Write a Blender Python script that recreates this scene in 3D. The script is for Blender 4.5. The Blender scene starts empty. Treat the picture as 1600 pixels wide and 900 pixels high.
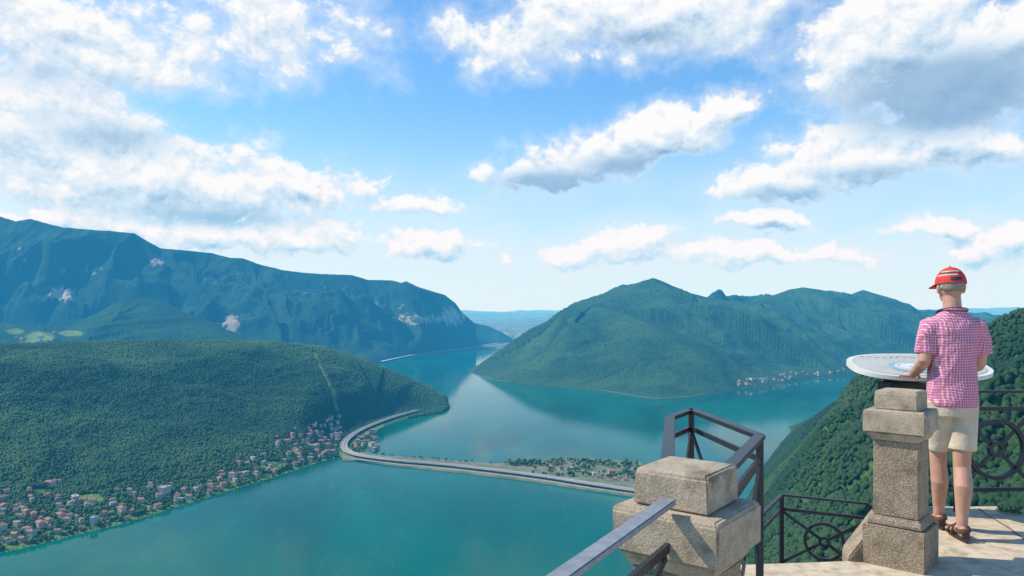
import bpy,bmesh,math,random
import numpy as np
from mathutils import Vector,Matrix
random.seed(7); rng=np.random.default_rng(7)
F=1150.; HZ=487.; CZ=1.5; LK=-640.; HC=CZ-LK; K=1.15
S=bpy.context.scene; COL=S.collection
# ------------------------------------------------------------------ helpers
def tag(o,label,cat=None,group=None,kind=None):
    o['label']=label
    if cat: o['category']=cat
    if group: o['group']=group
    if kind: o['kind']=kind
    return o
def link(name,me,m=None,parent=None,smooth=False):
    if isinstance(me,bmesh.types.BMesh):
        b=me; me=bpy.data.meshes.new(name); bmesh.ops.recalc_face_normals(b,faces=b.faces[:]); b.to_mesh(me); b.free()
    o=bpy.data.objects.new(name,me); COL.objects.link(o)
    if m: me.materials.append(m)
    if parent: o.parent=parent
    if smooth: me.polygons.foreach_set('use_smooth',np.ones(len(me.polygons),dtype=bool))
    return o
def empty(name,loc,rz=0):
    o=bpy.data.objects.new(name,None); COL.objects.link(o); o.location=loc; o.rotation_euler=(0,0,rz); o.empty_display_size=.1
    return o
def mesh_np(name,V,Q):
    me=bpy.data.meshes.new(name); n=len(V); m,k=Q.shape
    me.vertices.add(n); me.vertices.foreach_set('co',V.astype(np.float32).ravel())
    me.loops.add(m*k); me.loops.foreach_set('vertex_index',Q.astype(np.int32).ravel())
    me.polygons.add(m); me.polygons.foreach_set('loop_start',np.arange(0,m*k,k,dtype=np.int32))
    me.update(calc_edges=True); return me
def fattr(me,name,a):
    me.attributes.new(name,'FLOAT','POINT').data.foreach_set('value',a.astype(np.float32).ravel())
def box(bm,c,s,M=None,taper=0,bev=0):
    x,y,z=s[0]/2,s[1]/2,s[2]/2; vs=[]
    for dz in (-1,1):
        k=1-taper if dz>0 else 1
        for dx,dy in ((-1,-1),(1,-1),(1,1),(-1,1)):
            v=Vector((dx*x*k,dy*y*k,dz*z))
            v=(M@v if M else v)+Vector(c); vs.append(bm.verts.new(v))
    fs=[bm.faces.new([vs[i] for i in f]) for f in ((3,2,1,0),(4,5,6,7),(0,1,5,4),(1,2,6,5),(2,3,7,6),(3,0,4,7))]
    if bev:
        es=list({e for f in fs for e in f.edges})
        bmesh.ops.bevel(bm,geom=es,offset=bev,segments=2,affect='EDGES')
def bar(bm,p,q,w,h,bev=0):
    p=Vector(p);q=Vector(q);d=q-p;L=d.length;d.normalize()
    up=Vector((0,0,1)) if abs(d.z)<.95 else Vector((0,1,0))
    s=d.cross(up).normalized();u=s.cross(d)
    box(bm,(p+q)/2,(w,L,h),Matrix((s,d,u)).transposed(),0,bev)
def tube(bm,pts,rad,seg=10,ell=None,cap=True):
    pts=[Vector(p) for p in pts]; rings=[]
    ref=None
    for i,p in enumerate(pts):
        t=(pts[min(i+1,len(pts)-1)]-pts[max(i-1,0)]).normalized()
        if ref is None:
            a=Vector((1,0,0)) if abs(t.x)<.8 else Vector((0,1,0))
            u=(a-t*a.dot(t)).normalized()
        else: u=(ref-t*ref.dot(t)).normalized()
        ref=u; v=t.cross(u); r=rad[i] if hasattr(rad,'__len__') else rad
        ra,rb=r if hasattr(r,'__len__') else (r,r)
        rings.append([bm.verts.new(p+u*ra*math.cos(2*math.pi*k/seg)+v*rb*math.sin(2*math.pi*k/seg)) for k in range(seg)])
    for a,b in zip(rings,rings[1:]):
        for k in range(seg): bm.faces.new((a[k],a[(k+1)%seg],b[(k+1)%seg],b[k]))
    if cap: bm.faces.new(rings[0][::-1]); bm.faces.new(rings[-1])
def loftz(bm,secs,seg=24,pw=2.3):
    rings=[]
    for (cx,cy,z,a,b) in secs:
        r=[]
        for k in range(seg):
            t=2*math.pi*k/seg;c,s=math.cos(t),math.sin(t)
            r.append(bm.verts.new((cx+a*math.copysign(abs(c)**(2/pw),c),cy+b*math.copysign(abs(s)**(2/pw),s),z)))
        rings.append(r)
    for a,b in zip(rings,rings[1:]):
        for k in range(seg): bm.faces.new((a[k],a[(k+1)%seg],b[(k+1)%seg],b[k]))
    bm.faces.new(rings[0][::-1]); bm.faces.new(rings[-1])
def ball(bm,c,r,u=16,v=10):
    r=r if hasattr(r,'__len__') else (r,r,r)
    bmesh.ops.create_uvsphere(bm,u_segments=u,v_segments=v,radius=1,matrix=Matrix.Translation(c)@Matrix.Diagonal((r[0],r[1],r[2],1)))
def remesh(bm,vox,it=4):
    me=bpy.data.meshes.new('tmp'); bmesh.ops.recalc_face_normals(bm,faces=bm.faces[:]); bm.to_mesh(me); bm.free()
    o=bpy.data.objects.new('tmp',me); COL.objects.link(o)
    a=o.modifiers.new('r','REMESH'); a.mode='VOXEL'; a.voxel_size=vox; a.use_smooth_shade=True
    if it:
        s=o.modifiers.new('s','SMOOTH'); s.iterations=it; s.factor=.5
    dg=bpy.context.evaluated_depsgraph_get(); m2=bpy.data.meshes.new_from_object(o.evaluated_get(dg))
    bpy.data.objects.remove(o); return m2
# ------------------------------------------------------------------ materials
M={}
def newmat(name):
    m=bpy.data.materials.new(name); m.use_nodes=True; nt=m.node_tree
    return m,nt,nt.nodes['Principled BSDF']
def nd(nt,t,**kw):
    n=nt.nodes.new(t)
    for k,v in kw.items():
        if k.startswith('i_'): continue
        setattr(n,k,v)
    for k,v in kw.items():
        if k.startswith('i_'):
            kk=k[2:]; kk=int(kk) if kk.isdigit() else kk.replace('_',' ')
            if isinstance(v,bpy.types.NodeSocket): nt.links.new(v,n.inputs[kk])
            else: n.inputs[kk].default_value=v
    return n
def math_(nt,op,a,b=0.,c=None,clamp=False):
    n=nd(nt,'ShaderNodeMath',operation=op,use_clamp=clamp,i_0=a,i_1=b)
    if c is not None:
        if isinstance(c,bpy.types.NodeSocket): nt.links.new(c,n.inputs[2])
        else: n.inputs[2].default_value=c
    return n.outputs[0]
def mix(nt,f,a,b,blend='MIX'):
    n=nt.nodes.new('ShaderNodeMix'); n.data_type='RGBA'; n.blend_type=blend
    for i,v in ((0,f),(6,a),(7,b)):
        if isinstance(v,bpy.types.NodeSocket): nt.links.new(v,n.inputs[i])
        else: n.inputs[i].default_value=(v if i==0 else (*v,1)[:4])
    return n.outputs[2]
def sstep(nt,x,a,b):
    n=nd(nt,'ShaderNodeMapRange',interpolation_type='SMOOTHSTEP',i_0=x,i_1=a,i_2=b); return n.outputs[0]
def noise(nt,vec,scale,detail=6,rough=.55,dist=0):
    n=nd(nt,'ShaderNodeTexNoise',i_Scale=scale,i_Detail=detail,i_Roughness=rough,i_Distortion=dist)
    nt.links.new(vec,n.inputs['Vector']); return n.outputs[0]
def objco(nt): return nd(nt,'ShaderNodeTexCoord').outputs['Object']
def pos(nt): return nd(nt,'ShaderNodeNewGeometry').outputs['Position']
def bump(nt,b,h,strength,dist):
    n=nd(nt,'ShaderNodeBump',i_Strength=strength,i_Distance=dist,i_Height=h); nt.links.new(n.outputs[0],b.inputs['Normal'])
def simple(name,c1,c2=None,scale=20,rough=.6,bmp=0,bs=60,metal=0,bd=.01):
    m,nt,b=newmat(name); co=objco(nt); c2=c2 or tuple(x*.75 for x in c1)
    n=noise(nt,co,scale,4); nt.links.new(mix(nt,sstep(nt,n,.3,.7),c1,c2),b.inputs['Base Color'])
    b.inputs['Roughness'].default_value=rough; b.inputs['Metallic'].default_value=metal
    if bmp: bump(nt,b,noise(nt,co,bs,4),bmp,bd)
    return m
def concrete(name,c,peb,bstr=.7,stain=.62):
    m,nt,b=newmat(name); co=pos(nt)
    n1=noise(nt,co,11,5,.6); n2=noise(nt,co,170,4,.7); n3=noise(nt,co,5.5,7,.66)
    col=mix(nt,sstep(nt,n1,.30,.72),tuple(x*1.12 for x in c),tuple(x*.76 for x in c))
    col=mix(nt,math_(nt,'MULTIPLY',sstep(nt,n2,.50,.70),.72),col,tuple(x*.38 for x in c))
    v=nd(nt,'ShaderNodeTexVoronoi',i_Scale=125.); nt.links.new(co,v.inputs['Vector'])
    hs=nd(nt,'ShaderNodeSeparateColor'); nt.links.new(v.outputs['Color'],hs.inputs[0])
    pc=mix(nt,hs.outputs[0],(.14,.11,.08),(.64,.53,.39))
    edge=sstep(nt,v.outputs['Distance'],.3,.65)
    pc=mix(nt,edge,pc,(.17,.13,.09))
    col=mix(nt,peb,col,pc)
    col=mix(nt,math_(nt,'MULTIPLY',sstep(nt,n3,.50,.70),stain),col,(.13,.10,.065))
    nt.links.new(col,b.inputs['Base Color']); b.inputs['Roughness'].default_value=.95; b.inputs['Specular IOR Level'].default_value=.2
    h=math_(nt,'ADD',math_(nt,'MULTIPLY_ADD',n2,.9,math_(nt,'MULTIPLY',n1,.3)),math_(nt,'MULTIPLY',math_(nt,'SUBTRACT',1.,v.outputs['Distance']),peb*1.4))
    bump(nt,b,h,bstr,.004); return m
M['cap']=concrete('cap_stone',(.54,.445,.325),.24)
M['shaft']=concrete('aggregate_concrete',(.42,.335,.235),.55)
M['floor']=concrete('terrace_stone',(.66,.55,.39),.05,.4,.3)
M['wallstone']=concrete('wall_stone',(.3,.27,.22),.4)
M['iron']=simple('painted_iron',(.035,.043,.054),(.024,.030,.040),30,.42,.15,200,.2,.002)
M['ironpale']=simple('pale_iron',(.27,.29,.31),(.20,.22,.24),40,.5,.1,200,.0,.002)  # paler grey than the other iron, for the nearest handrail only
M['black']=simple('black_metal',(.02,.022,.025),(.012,.012,.014),15,.5,.2,80)
M['white']=simple('cream_enamel',(.80,.77,.70),(.70,.67,.60),6,.35,.05,30)
M['print']=simple('printed_panel',(.56,.57,.48),(.46,.49,.43),7,.4)
M['blue']=simple('blue_print',(.25,.42,.52),(.34,.50,.56),14,.4)
M['darkprint']=simple('dark_print',(.14,.16,.17),None,20,.5)
M['joint']=simple('dark_joint',(.16,.14,.11),(.1,.085,.07),20,.95)
M['skin']=simple('skin',(.58,.33,.225),(.50,.26,.175),14,.5,.15,120,0,.002)
M['hair']=simple('grey_hair',(.38,.32,.26),(.22,.18,.145),90,.8,.8,240,0,.004)
M['red']=simple('red_cloth',(.74,.055,.03),(.60,.032,.02),30,.75,.3,300,0,.002)
M['capwhite']=simple('pale_cloth',(.68,.58,.55),None,30,.8)
M['shorts']=simple('beige_cotton',(.68,.57,.42),(.58,.48,.35),7,.85,.5,18,0,.02)
M['strap']=simple('dark_strap',(.03,.035,.07),None,30,.7)
M['leather']=simple('brown_leather',(.12,.065,.035),(.07,.04,.025),30,.65,.3,150,0,.002)
M['sole']=simple('dark_rubber',(.03,.028,.026),None,30,.8)
M['eye']=simple('eye_white',(.7,.68,.66),None,10,.2)
M['leaf']=simple('weed_leaf',(.12,.24,.03),(.07,.14,.02),20,.6)
M['wire']=simple('green_wire',(.05,.22,.14),None,20,.5)
def plaid():
    m,nt,b=newmat('plaid_cotton'); co=objco(nt); wn=nd(nt,'ShaderNodeTexNoise',i_Scale=5.)
    nt.links.new(co,wn.inputs['Vector'])
    off=nd(nt,'ShaderNodeVectorMath',operation='SCALE',i_0=wn.outputs['Color']); off.inputs[3].default_value=.03
    ad=nd(nt,'ShaderNodeVectorMath',operation='ADD',i_0=co,i_1=off.outputs[0])
    sp=nd(nt,'ShaderNodeSeparateXYZ'); nt.links.new(ad.outputs[0],sp.inputs[0])
    xx=math_(nt,'ADD',sp.outputs[0],math_(nt,'MULTIPLY',sp.outputs[1],.7))
    col=(.64,.115,.175)
    fx=math_(nt,'FRACT',math_(nt,'MULTIPLY_ADD',xx,1/.0175,50.)); fz=math_(nt,'FRACT',math_(nt,'MULTIPLY_ADD',sp.outputs[2],1/.0175,50.))
    def band(f,a,w): return math_(nt,'LESS_THAN',math_(nt,'ABSOLUTE',math_(nt,'SUBTRACT',f,a)),w)
    c=mix(nt,math_(nt,'MULTIPLY',math_(nt,'ADD',band(fx,.3,.12),band(fz,.3,.12)),.40),col,(.88,.84,.90))
    c=mix(nt,math_(nt,'MULTIPLY',math_(nt,'MAXIMUM',band(fx,.78,.12),band(fz,.78,.12)),.45),c,(.22,.20,.46))
    nt.links.new(c,b.inputs['Base Color']); b.inputs['Roughness'].default_value=.85
    bump(nt,b,noise(nt,co,11,4),.8,.04); return m
M['plaid']=plaid()
def forestmat(name,c1,c2,bd,vs,rock=False,meadow=False):
    m,nt,b=newmat(name); p=pos(nt)
    n=noise(nt,p,1/520,5,.6); n2=noise(nt,p,1/45,4,.65)
    col=mix(nt,sstep(nt,n,.38,.62),c1,c2)
    col=mix(nt,math_(nt,'MULTIPLY',sstep(nt,n2,.42,.7),.7),col,tuple(x*.6 for x in c1))
    v=nd(nt,'ShaderNodeTexVoronoi',i_Scale=1/vs,i_Randomness=1.); nt.links.new(p,v.inputs['Vector'])
    sc=nd(nt,'ShaderNodeSeparateColor'); nt.links.new(v.outputs['Color'],sc.inputs[0])
    col=mix(nt,math_(nt,'MULTIPLY',sc.outputs[0],.3),col,tuple(x*1.4 for x in c2))
    if meadow:
        a=nd(nt,'ShaderNodeAttribute',attribute_name='meadow')
        col=mix(nt,sstep(nt,math_(nt,'ADD',a.outputs['Fac'],math_(nt,'MULTIPLY',math_(nt,'SUBTRACT',n2,.5),.8)),.35,.65),col,(.15,.24,.07))
    if rock:
        a=nd(nt,'ShaderNodeAttribute',attribute_name='rock')
        st=nd(nt,'ShaderNodeMapping'); nt.links.new(p,st.inputs[0]); st.inputs['Scale'].default_value=(1/90,1/90,1/170)
        rn=noise(nt,st.outputs[0],1.,5,.65)
        f=sstep(nt,math_(nt,'ADD',a.outputs['Fac'],math_(nt,'MULTIPLY',math_(nt,'SUBTRACT',rn,.5),2.4)),.5,.85)
        col=mix(nt,f,col,mix(nt,n2,(.50,.44,.37),(.27,.24,.2)))
    nt.links.new(col,b.inputs['Base Color']); b.inputs['Roughness'].default_value=1; b.inputs['Specular IOR Level'].default_value=.05
    h=math_(nt,'ADD',math_(nt,'SUBTRACT',1.,v.outputs['Distance']),math_(nt,'MULTIPLY',n2,1.2))
    bump(nt,b,h,1.,bd); return m
M['forestfar']=forestmat('cloud_shaded_forest',(.012,.046,.044),(.028,.074,.047),4,22,rock=True)  # left range: cloud shade is put into this darker, bluer forest colour
M['foothill']=forestmat('shaded_foothill_forest',(.012,.050,.033),(.027,.084,.039),4,20,rock=True,meadow=True)  # darker green-blue puts the shade on this hill into its colour
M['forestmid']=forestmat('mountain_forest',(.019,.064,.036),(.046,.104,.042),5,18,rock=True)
M['ground']=forestmat('wooded_ground',(.035,.085,.028),(.07,.14,.04),5,10,meadow=True)
M['plain']=forestmat('valley_ground',(.07,.12,.07),(.18,.18,.14),10,120)
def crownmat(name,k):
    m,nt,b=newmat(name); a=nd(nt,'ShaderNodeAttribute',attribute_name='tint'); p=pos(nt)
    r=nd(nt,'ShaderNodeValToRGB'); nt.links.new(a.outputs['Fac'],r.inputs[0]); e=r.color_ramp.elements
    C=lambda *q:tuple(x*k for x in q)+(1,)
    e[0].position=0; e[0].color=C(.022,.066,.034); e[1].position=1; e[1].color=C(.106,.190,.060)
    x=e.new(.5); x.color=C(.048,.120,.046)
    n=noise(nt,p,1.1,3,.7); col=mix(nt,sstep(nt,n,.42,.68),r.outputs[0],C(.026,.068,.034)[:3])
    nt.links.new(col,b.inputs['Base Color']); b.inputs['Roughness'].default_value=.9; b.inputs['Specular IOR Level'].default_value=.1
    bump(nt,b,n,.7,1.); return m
M['crown']=crownmat('tree_foliage',1.18); M['crowndark']=crownmat('dark_foliage',.70)  # second set is the same foliage colours darkened, for the right hillside
M['bark']=simple('bark',(.08,.06,.04),None,3,.9)
def water():
    m,nt,b=newmat('lake_water'); p=pos(nt)
    mp=nd(nt,'ShaderNodeMapping'); nt.links.new(p,mp.inputs[0]); mp.inputs['Scale'].default_value=(1/900,1/1500,1); mp.inputs['Rotation'].default_value=(0,0,.5)
    n=noise(nt,mp.outputs[0],1.,6,.6,1.2)
    mp2=nd(nt,'ShaderNodeMapping'); nt.links.new(p,mp2.inputs[0]); mp2.inputs['Scale'].default_value=(1/70,1/300,1); mp2.inputs['Rotation'].default_value=(0,0,-.9)
    n2=noise(nt,mp2.outputs[0],1.,5,.6,2.)
    col=mix(nt,sstep(nt,n,.33,.68),(.0,.070,.060),(.0,.128,.098))
    col=mix(nt,math_(nt,'MULTIPLY',sstep(nt,n2,.55,.75),.4),col,(.005,.185,.145))
    nt.links.new(col,b.inputs['Base Color']); b.inputs['Roughness'].default_value=.07; b.inputs['IOR'].default_value=1.33
    b.inputs['Specular IOR Level'].default_value=.06
    bump(nt,b,noise(nt,p,1/14,4,.65),.1,.8); return m
M['water']=water()
def wallmat(name,c):
    m,nt,b=newmat(name); co=objco(nt); sp=nd(nt,'ShaderNodeSeparateXYZ'); nt.links.new(co,sp.inputs[0])
    u=math_(nt,'FRACT',math_(nt,'MULTIPLY_ADD',math_(nt,'ADD',sp.outputs[0],sp.outputs[1]),1/3.6,50.)); w=math_(nt,'FRACT',math_(nt,'MULTIPLY_ADD',sp.outputs[2],1/3.1,.0))
    f=math_(nt,'MULTIPLY',math_(nt,'LESS_THAN',math_(nt,'ABSOLUTE',math_(nt,'SUBTRACT',u,.5)),.2),math_(nt,'LESS_THAN',math_(nt,'ABSOLUTE',math_(nt,'SUBTRACT',w,.55)),.24))
    base=mix(nt,noise(nt,co,.3,3),c,tuple(x*.85 for x in c))
    nt.links.new(mix(nt,f,base,(.1,.11,.12)),b.inputs['Base Color']); b.inputs['Roughness'].default_value=.85; return m
WALLS={'white':wallmat('white_render',(.72,.67,.58)),'cream':wallmat('cream_render',(.68,.55,.38)),'pink':wallmat('pink_render',(.62,.39,.29)),'grey':wallmat('grey_render',(.46,.44,.40))}
ROOFS={'red tiled':simple('red_tiles',(.44,.20,.125),(.34,.15,.09),.5,.9),'brown tiled':simple('brown_tiles',(.30,.20,.14),(.22,.145,.105),.5,.9),'flat grey':simple('roof_gravel',(.44,.41,.36),(.34,.32,.29),.4,.9)}
M['asphalt']=simple('asphalt_road',(.27,.27,.265),(.21,.21,.21),.05,.9)
M['deck']=simple('concrete_deck',(.56,.54,.50),(.46,.45,.42),.06,.9)
M['paint']=simple('road_paint',(.75,.75,.72),None,.1,.8)
M['embank']=simple('embankment_grass',(.09,.15,.055),(.20,.21,.14),.02,.95,.6,.15,0,2.)
M['gravel']=simple('track_gravel',(.22,.19,.17),(.16,.14,.13),.1,.95)
# ------------------------------------------------------------------ noise and terrain
def h2(ix,iy,seed):
    n=(ix.astype(np.int64)*374761393+iy.astype(np.int64)*668265263+seed*1446651)&0xffffffff
    n=((n^(n>>13))*1274126177)&0xffffffff
    return ((n^(n>>16))&0xffff)/65535.
def vn(x,y,seed=0):
    ix=np.floor(x);iy=np.floor(y);fx=x-ix;fy=y-iy
    fx=fx*fx*fx*(fx*(fx*6-15)+10);fy=fy*fy*fy*(fy*(fy*6-15)+10)
    a=h2(ix,iy,seed);b=h2(ix+1,iy,seed);c=h2(ix,iy+1,seed);d=h2(ix+1,iy+1,seed)
    return (a*(1-fx)+b*fx)*(1-fy)+(c*(1-fx)+d*fx)*fy
def fbm(x,y,seed=0,o=5,ridged=False,g=.5):
    s=0;a=1;t=0
    for i in range(o):
        v=vn(x*2**i+i*17.3,y*2**i-i*9.1,seed+i)
        if ridged: v=1-np.abs(2*v-1)
        s=s+a*v;t+=a;a*=g
    return s/t
def LP(px,py,z=0):
    Y=F*(HC-z)/(py-HZ); return ((px-800)/F*Y,Y)
def RP(px,py,Y):
    Y*=K; return ((px-800)/F*Y,Y,HC-(py-HZ)/F*Y)
def segd(P,a,b):
    a=np.array(a[:2]);b=np.array(b[:2]);d=b-a;t=np.clip(((P-a)@d)/(d@d+1e-9),0,1)
    q=P-a-t[:,None]*d; return np.hypot(q[:,0],q[:,1]),t
def polyd(P,pts,closed=True):
    m=np.full(len(P),1e9)
    for a,b in (zip(pts,pts[1:]+pts[:1]) if closed else zip(pts,pts[1:])): m=np.minimum(m,segd(P,a,b)[0])
    return m
def pip(P,pts):
    x,y=P[:,0],P[:,1];r=np.zeros(len(P),bool)
    for (x1,y1),(x2,y2) in zip(pts,pts[1:]+pts[:1]):
        if y1==y2: continue
        c=((y1>y)!=(y2>y))&(x<(x2-x1)*(y-y1)/(y2-y1)+x1); r^=c
    return r
def ss(x,a,b):
    t=np.clip((x-a)/(b-a),0,1);return t*t*(3-2*t)
MW=[(652,640.5),(640,644),(618,650),(592,659),(566,670),(548,681),(538,692),(540,702),(556,710),(590,715.5),(620,719),(700,726),(780,735),(850,744),(920,755),(1000,767),(1060,776)]
MWZ=14
MWL=[LP(*q,MWZ) for q in MW]
class Region:
    def __init__(s,shore,lines,p=1.,e=120,amp=.2,gs=400,seed=1,ns=500,flat=None,rw=.1,fine=.12):
        s.shore=[tuple(q) for q in shore];s.lines=lines;s.p=p;s.e=e;s.amp=amp;s.gs=gs;s.seed=seed;s.ns=ns;s.flat=flat;s.rw=rw;s.fine=fine
    def __call__(s,P,full=False):
        P=np.asarray(P,float);ins=pip(P,s.shore);ds=polyd(P,s.shore)
        h=np.zeros(len(P));bt=np.zeros(len(P));bs=np.zeros(len(P));bh=np.zeros(len(P));bd=np.zeros(len(P))
        for li,L in enumerate(s.lines):
            m=np.full(len(P),1e9);hr=np.zeros(len(P));sa=np.zeros(len(P));acc=li*7777.
            for a,b in zip(L,L[1:]):
                d,t=segd(P,a,b);ln=math.hypot(b[0]-a[0],b[1]-a[1]);k=d<m
                m=np.where(k,d,m);hr=np.where(k,a[2]+(b[2]-a[2])*t,hr);sa=np.where(k,acc+ln*t,sa);acc+=ln
            dd=np.sqrt(m*m+s.e**2)-s.e;t=ds/(ds+dd+1e-6);hk=hr*t**s.p;k=hk>h
            h=np.where(k,hk,h);bt=np.where(k,t,bt);bs=np.where(k,sa,bs);bh=np.where(k,hr,bh);bd=np.where(k,m,bd)
        wx=fbm(P[:,0]/900,P[:,1]/900,s.seed+40,3)
        g=fbm(bs/s.gs+wx*1.6,bt*1.1,s.seed,4,True,.42);n=fbm(P[:,0]/s.ns,P[:,1]/s.ns,s.seed+9,6,True,.46);n3=fbm(P[:,0]/90,P[:,1]/90,s.seed+77,4)
        w=4*bt*(1-bt)
        h=h+bh*s.amp*((g-.55)*w+(n-.55)*(.6*w+s.rw)+(n3-.5)*s.fine*(w+.35))*ss(ds,20,400)
        if s.flat:
            dm=polyd(P,s.flat,False);h=h*ss(dm,35,240)
        h=np.where(ins,np.maximum(h,1.5+np.minimum(ds,60)*.02),-1.-ds*.15)
        if full: return h,ds,ins,bd
        return h
    def grid(s,name,az0,az1,na,r0,r1,nr,m,label,rock=None,meadow=None,cat='mountain'):
        az=np.radians(np.linspace(az0,az1,na));r=np.geomspace(r0,r1,nr);A,Rr=np.meshgrid(az,r,indexing='ij')
        P=np.stack([np.sin(A)*Rr,np.cos(A)*Rr],-1).reshape(-1,2);h,ds,ins,bd=s(P,True)
        I=np.arange(na*nr).reshape(na,nr);Q=np.stack([I[:-1,:-1],I[1:,:-1],I[1:,1:],I[:-1,1:]],-1).reshape(-1,4)
        Q=Q[(h[Q]>-1.5).any(1)|(ins[Q].any(1))]
        u,inv=np.unique(Q,return_inverse=True);Q=inv.reshape(Q.shape)
        V=np.column_stack([P[u],h[u]+LK]);me=mesh_np(name,V,Q)
        px=800+F*V[:,0]/V[:,1];py=HZ-F*(V[:,2]-CZ)/V[:,1]
        def marks(L):
            a=np.zeros(len(V))
            for (x,y,rx,ry,w) in L or []: a=np.maximum(a,w*np.exp(-((px-x)/rx)**2-((py-y)/ry)**2))
            return a
        fattr(me,'rock',marks(rock)); 
        fattr(me,'meadow',meadow(V,ds[u],px,py) if callable(meadow) else marks(meadow))
        o=link(name,me,m,smooth=True); tag(o,label,cat,kind='structure'); return o
shoreA=[LP(*q) for q in ((-260,980),(-100,898),(0,864),(60,851),(130,833),(200,816),(260,797),(320,778),(390,757),(440,742),(480,728),(515,718),(545,712),(568,704),(588,692),(592,684),(586,677),(592,670),(606,664),(632,656),(660,651),(690,646),(704,638),(700,629))]
shoreA+=[(-800,6000),(-1700,7300),(-4600,7300),(-5200,3400),(-2600,1250)]
ridgeA=[RP(*q) for q in ((-400,548,3100),(-200,545,3300),(0,540,3500),(150,537,3700),(250,534,3850),(330,535,4000),(430,536,4200),(500,543,4350),(550,557,4450),(600,577,4500),(650,598,4480),(688,618,4420))]
RA=Region(shoreA,[ridgeA],p=.92,e=160,amp=.36,gs=520,seed=3,ns=700,flat=MWL[:9],rw=.06)
shoreB=[LP(*q) for q in ((560,580),(590,568),(640,557),(700,549),(750,542),(778,537))]+[(200,15500),(-400,20000),(-12000,20000),(-12000,9400),(-4600,9400),(-2700,8700)]
ridgeB=[RP(*q) for q in ((-200,352,9400),(-60,330,9500),(0,336,9500),(25,344,9500),(48,340,9500),(75,350,9500),(100,358,9500),(150,361,9600),(210,365,9700),(232,378,9700),(250,388,9800),(290,391,9900),(330,395,10000),(360,403,10000),(380,404,10100),(410,415,10200),(440,423,10300),(500,427,10500),(550,430,10700),(575,438,10800),(610,439,10900),(650,449,11000),(695,461,11200),(712,474,11300),(722,488,11350),(745,508,11500),(766,527,11700))]
spurB1=[RP(*q) for q in ((250,388,9800),(290,430,9300),(340,478,8900),(375,520,8400))]
spurB2=[RP(*q) for q in ((440,423,10300),(470,462,9700),(520,505,9100),(560,545,8600))]
spurB3=[RP(*q) for q in ((48,340,9500),(90,420,9100),(120,465,8700))]
spurB4=[RP(*q) for q in ((610,439,10900),(640,480,10200),(660,520,9600))]
RB=Region(shoreB,[ridgeB,spurB1,spurB2,spurB3,spurB4],p=.85,e=40,amp=.48,gs=760,seed=11,ns=1500,rw=.10,fine=.035)
shoreC=[(-5600,5900),(-2300,6500),(-2300,8200),(-3200,9300),(-8000,9300),(-9000,6500)]
ridgeC=[RP(*q) for q in ((-60,498,6600),(20,507,6700),(100,512,6900),(150,491,7100),(185,471,7200),(230,465,7300),(265,478,7150),(300,498,6950),(350,527,6600))]
RC=Region(shoreC,[ridgeC],p=.7,e=70,amp=.2,gs=420,seed=21,ns=600,fine=.05)
shoreD=[LP(*q) for q in ((731,579),(745,586),(770,594),(800,598),(850,603),(900,607),(950,612),(990,619),(1030,624),(1070,621),(1110,616),(1150,609),(1172,608),(1205,606),(1240,597),(1280,591),(1340,586),(1420,578),(1500,572),(1640,566))]+[(12000,11500),(12000,17500),(600,17500),(0,12500),LP(792,562),LP(752,573)]
ridgeD=[RP(*q) for q in ((738,577,6960),(780,547,7050),(830,513,7200),(880,490,7350),(925,478,7600),(946,469,8000),(970,457,8300),(1000,444,8500),(1012,437,8600),(1020,434,8600),(1032,438,8600),(1050,446,8600),(1080,458,8600),(1110,466,8700),(1150,472,8800),(1185,471,9000),(1210,461,9200),(1235,452,9300),(1255,449,9300),(1275,453,9400),(1300,462,9500),(1322,463,9500),(1348,453,9500),(1385,464,9600),(1415,479,9700),(1440,491,9800),(1500,505,10000),(1640,527,10000))]
spurD1=[RP(*q) for q in ((925,478,7600),(970,488,7000),(1010,504,6500),(1050,526,6100),(1090,552,5750),(1125,582,5450),(1145,604,5300))]
spurD2=[RP(*q) for q in ((1050,447,8600),(1085,492,8000),(1135,532,7300),(1190,572,6700))]
spurD3=[RP(*q) for q in ((1252,449,9300),(1275,490,8500),(1310,540,7600),(1340,575,7000))]
spurD4=[RP(*q) for q in ((880,490,7350),(860,530,6700),(850,565,6200))]
RD=Region(shoreD,[ridgeD,spurD1,spurD2,spurD3,spurD4],p=.9,e=35,amp=.5,gs=760,seed=31,ns=1250,rw=.02,fine=.035)
shoreE=[LP(*q) for q in ((1232,667),(1240,681),(1218,700),(1190,738),(1165,790),(1120,870),(1050,1000),(900,1300),(600,2500))]+[(-150,-600),(6500,-600),(6500,5600),LP(1600,622),LP(1310,646),LP(1262,654)]
ridgeE=[(0,-60,628),(60,60,600),(260,240,585),(650,600,575),(1000,1100,590)]+[RP(*q) for q in ((1640,490,1250),(1600,508,1400),(1560,526,1550),(1500,552,1850),(1450,571,2100),(1400,591,2350),(1365,608,2550),(1330,629,2750),(1280,655,3050),(1245,669,3400))]
RE=Region(shoreE,[ridgeE],p=.85,e=90,amp=.36,gs=420,seed=41,ns=420)
def cutline(P):
    a=np.array(CUT[0][:2]);b=np.array(CUT[1][:2]);return segd(P,a,b)[0]
def hit(Rg,px,py,y0,y1,n=900):
    Y=np.linspace(y0,y1,n);X=(px-800)/F*Y;h=Rg(np.column_stack([X,Y]));r=HC-(py-HZ)/F*Y
    k=np.nonzero((h>=r)&(h>0))[0]
    if not len(k): return None
    return (X[k[0]],Y[k[0]],h[k[0]]+LK)
CUT=[hit(RA,491,552,3000,5600),hit(RA,526,640,2600,5600)]
def shore_py(px):
    xs=[0,60,130,200,260,320,390,440,480,515,545,575,592];ys=[864,851,833,816,797,778,757,742,728,716,706,693,682]
    return np.interp(px,xs,ys)
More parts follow.
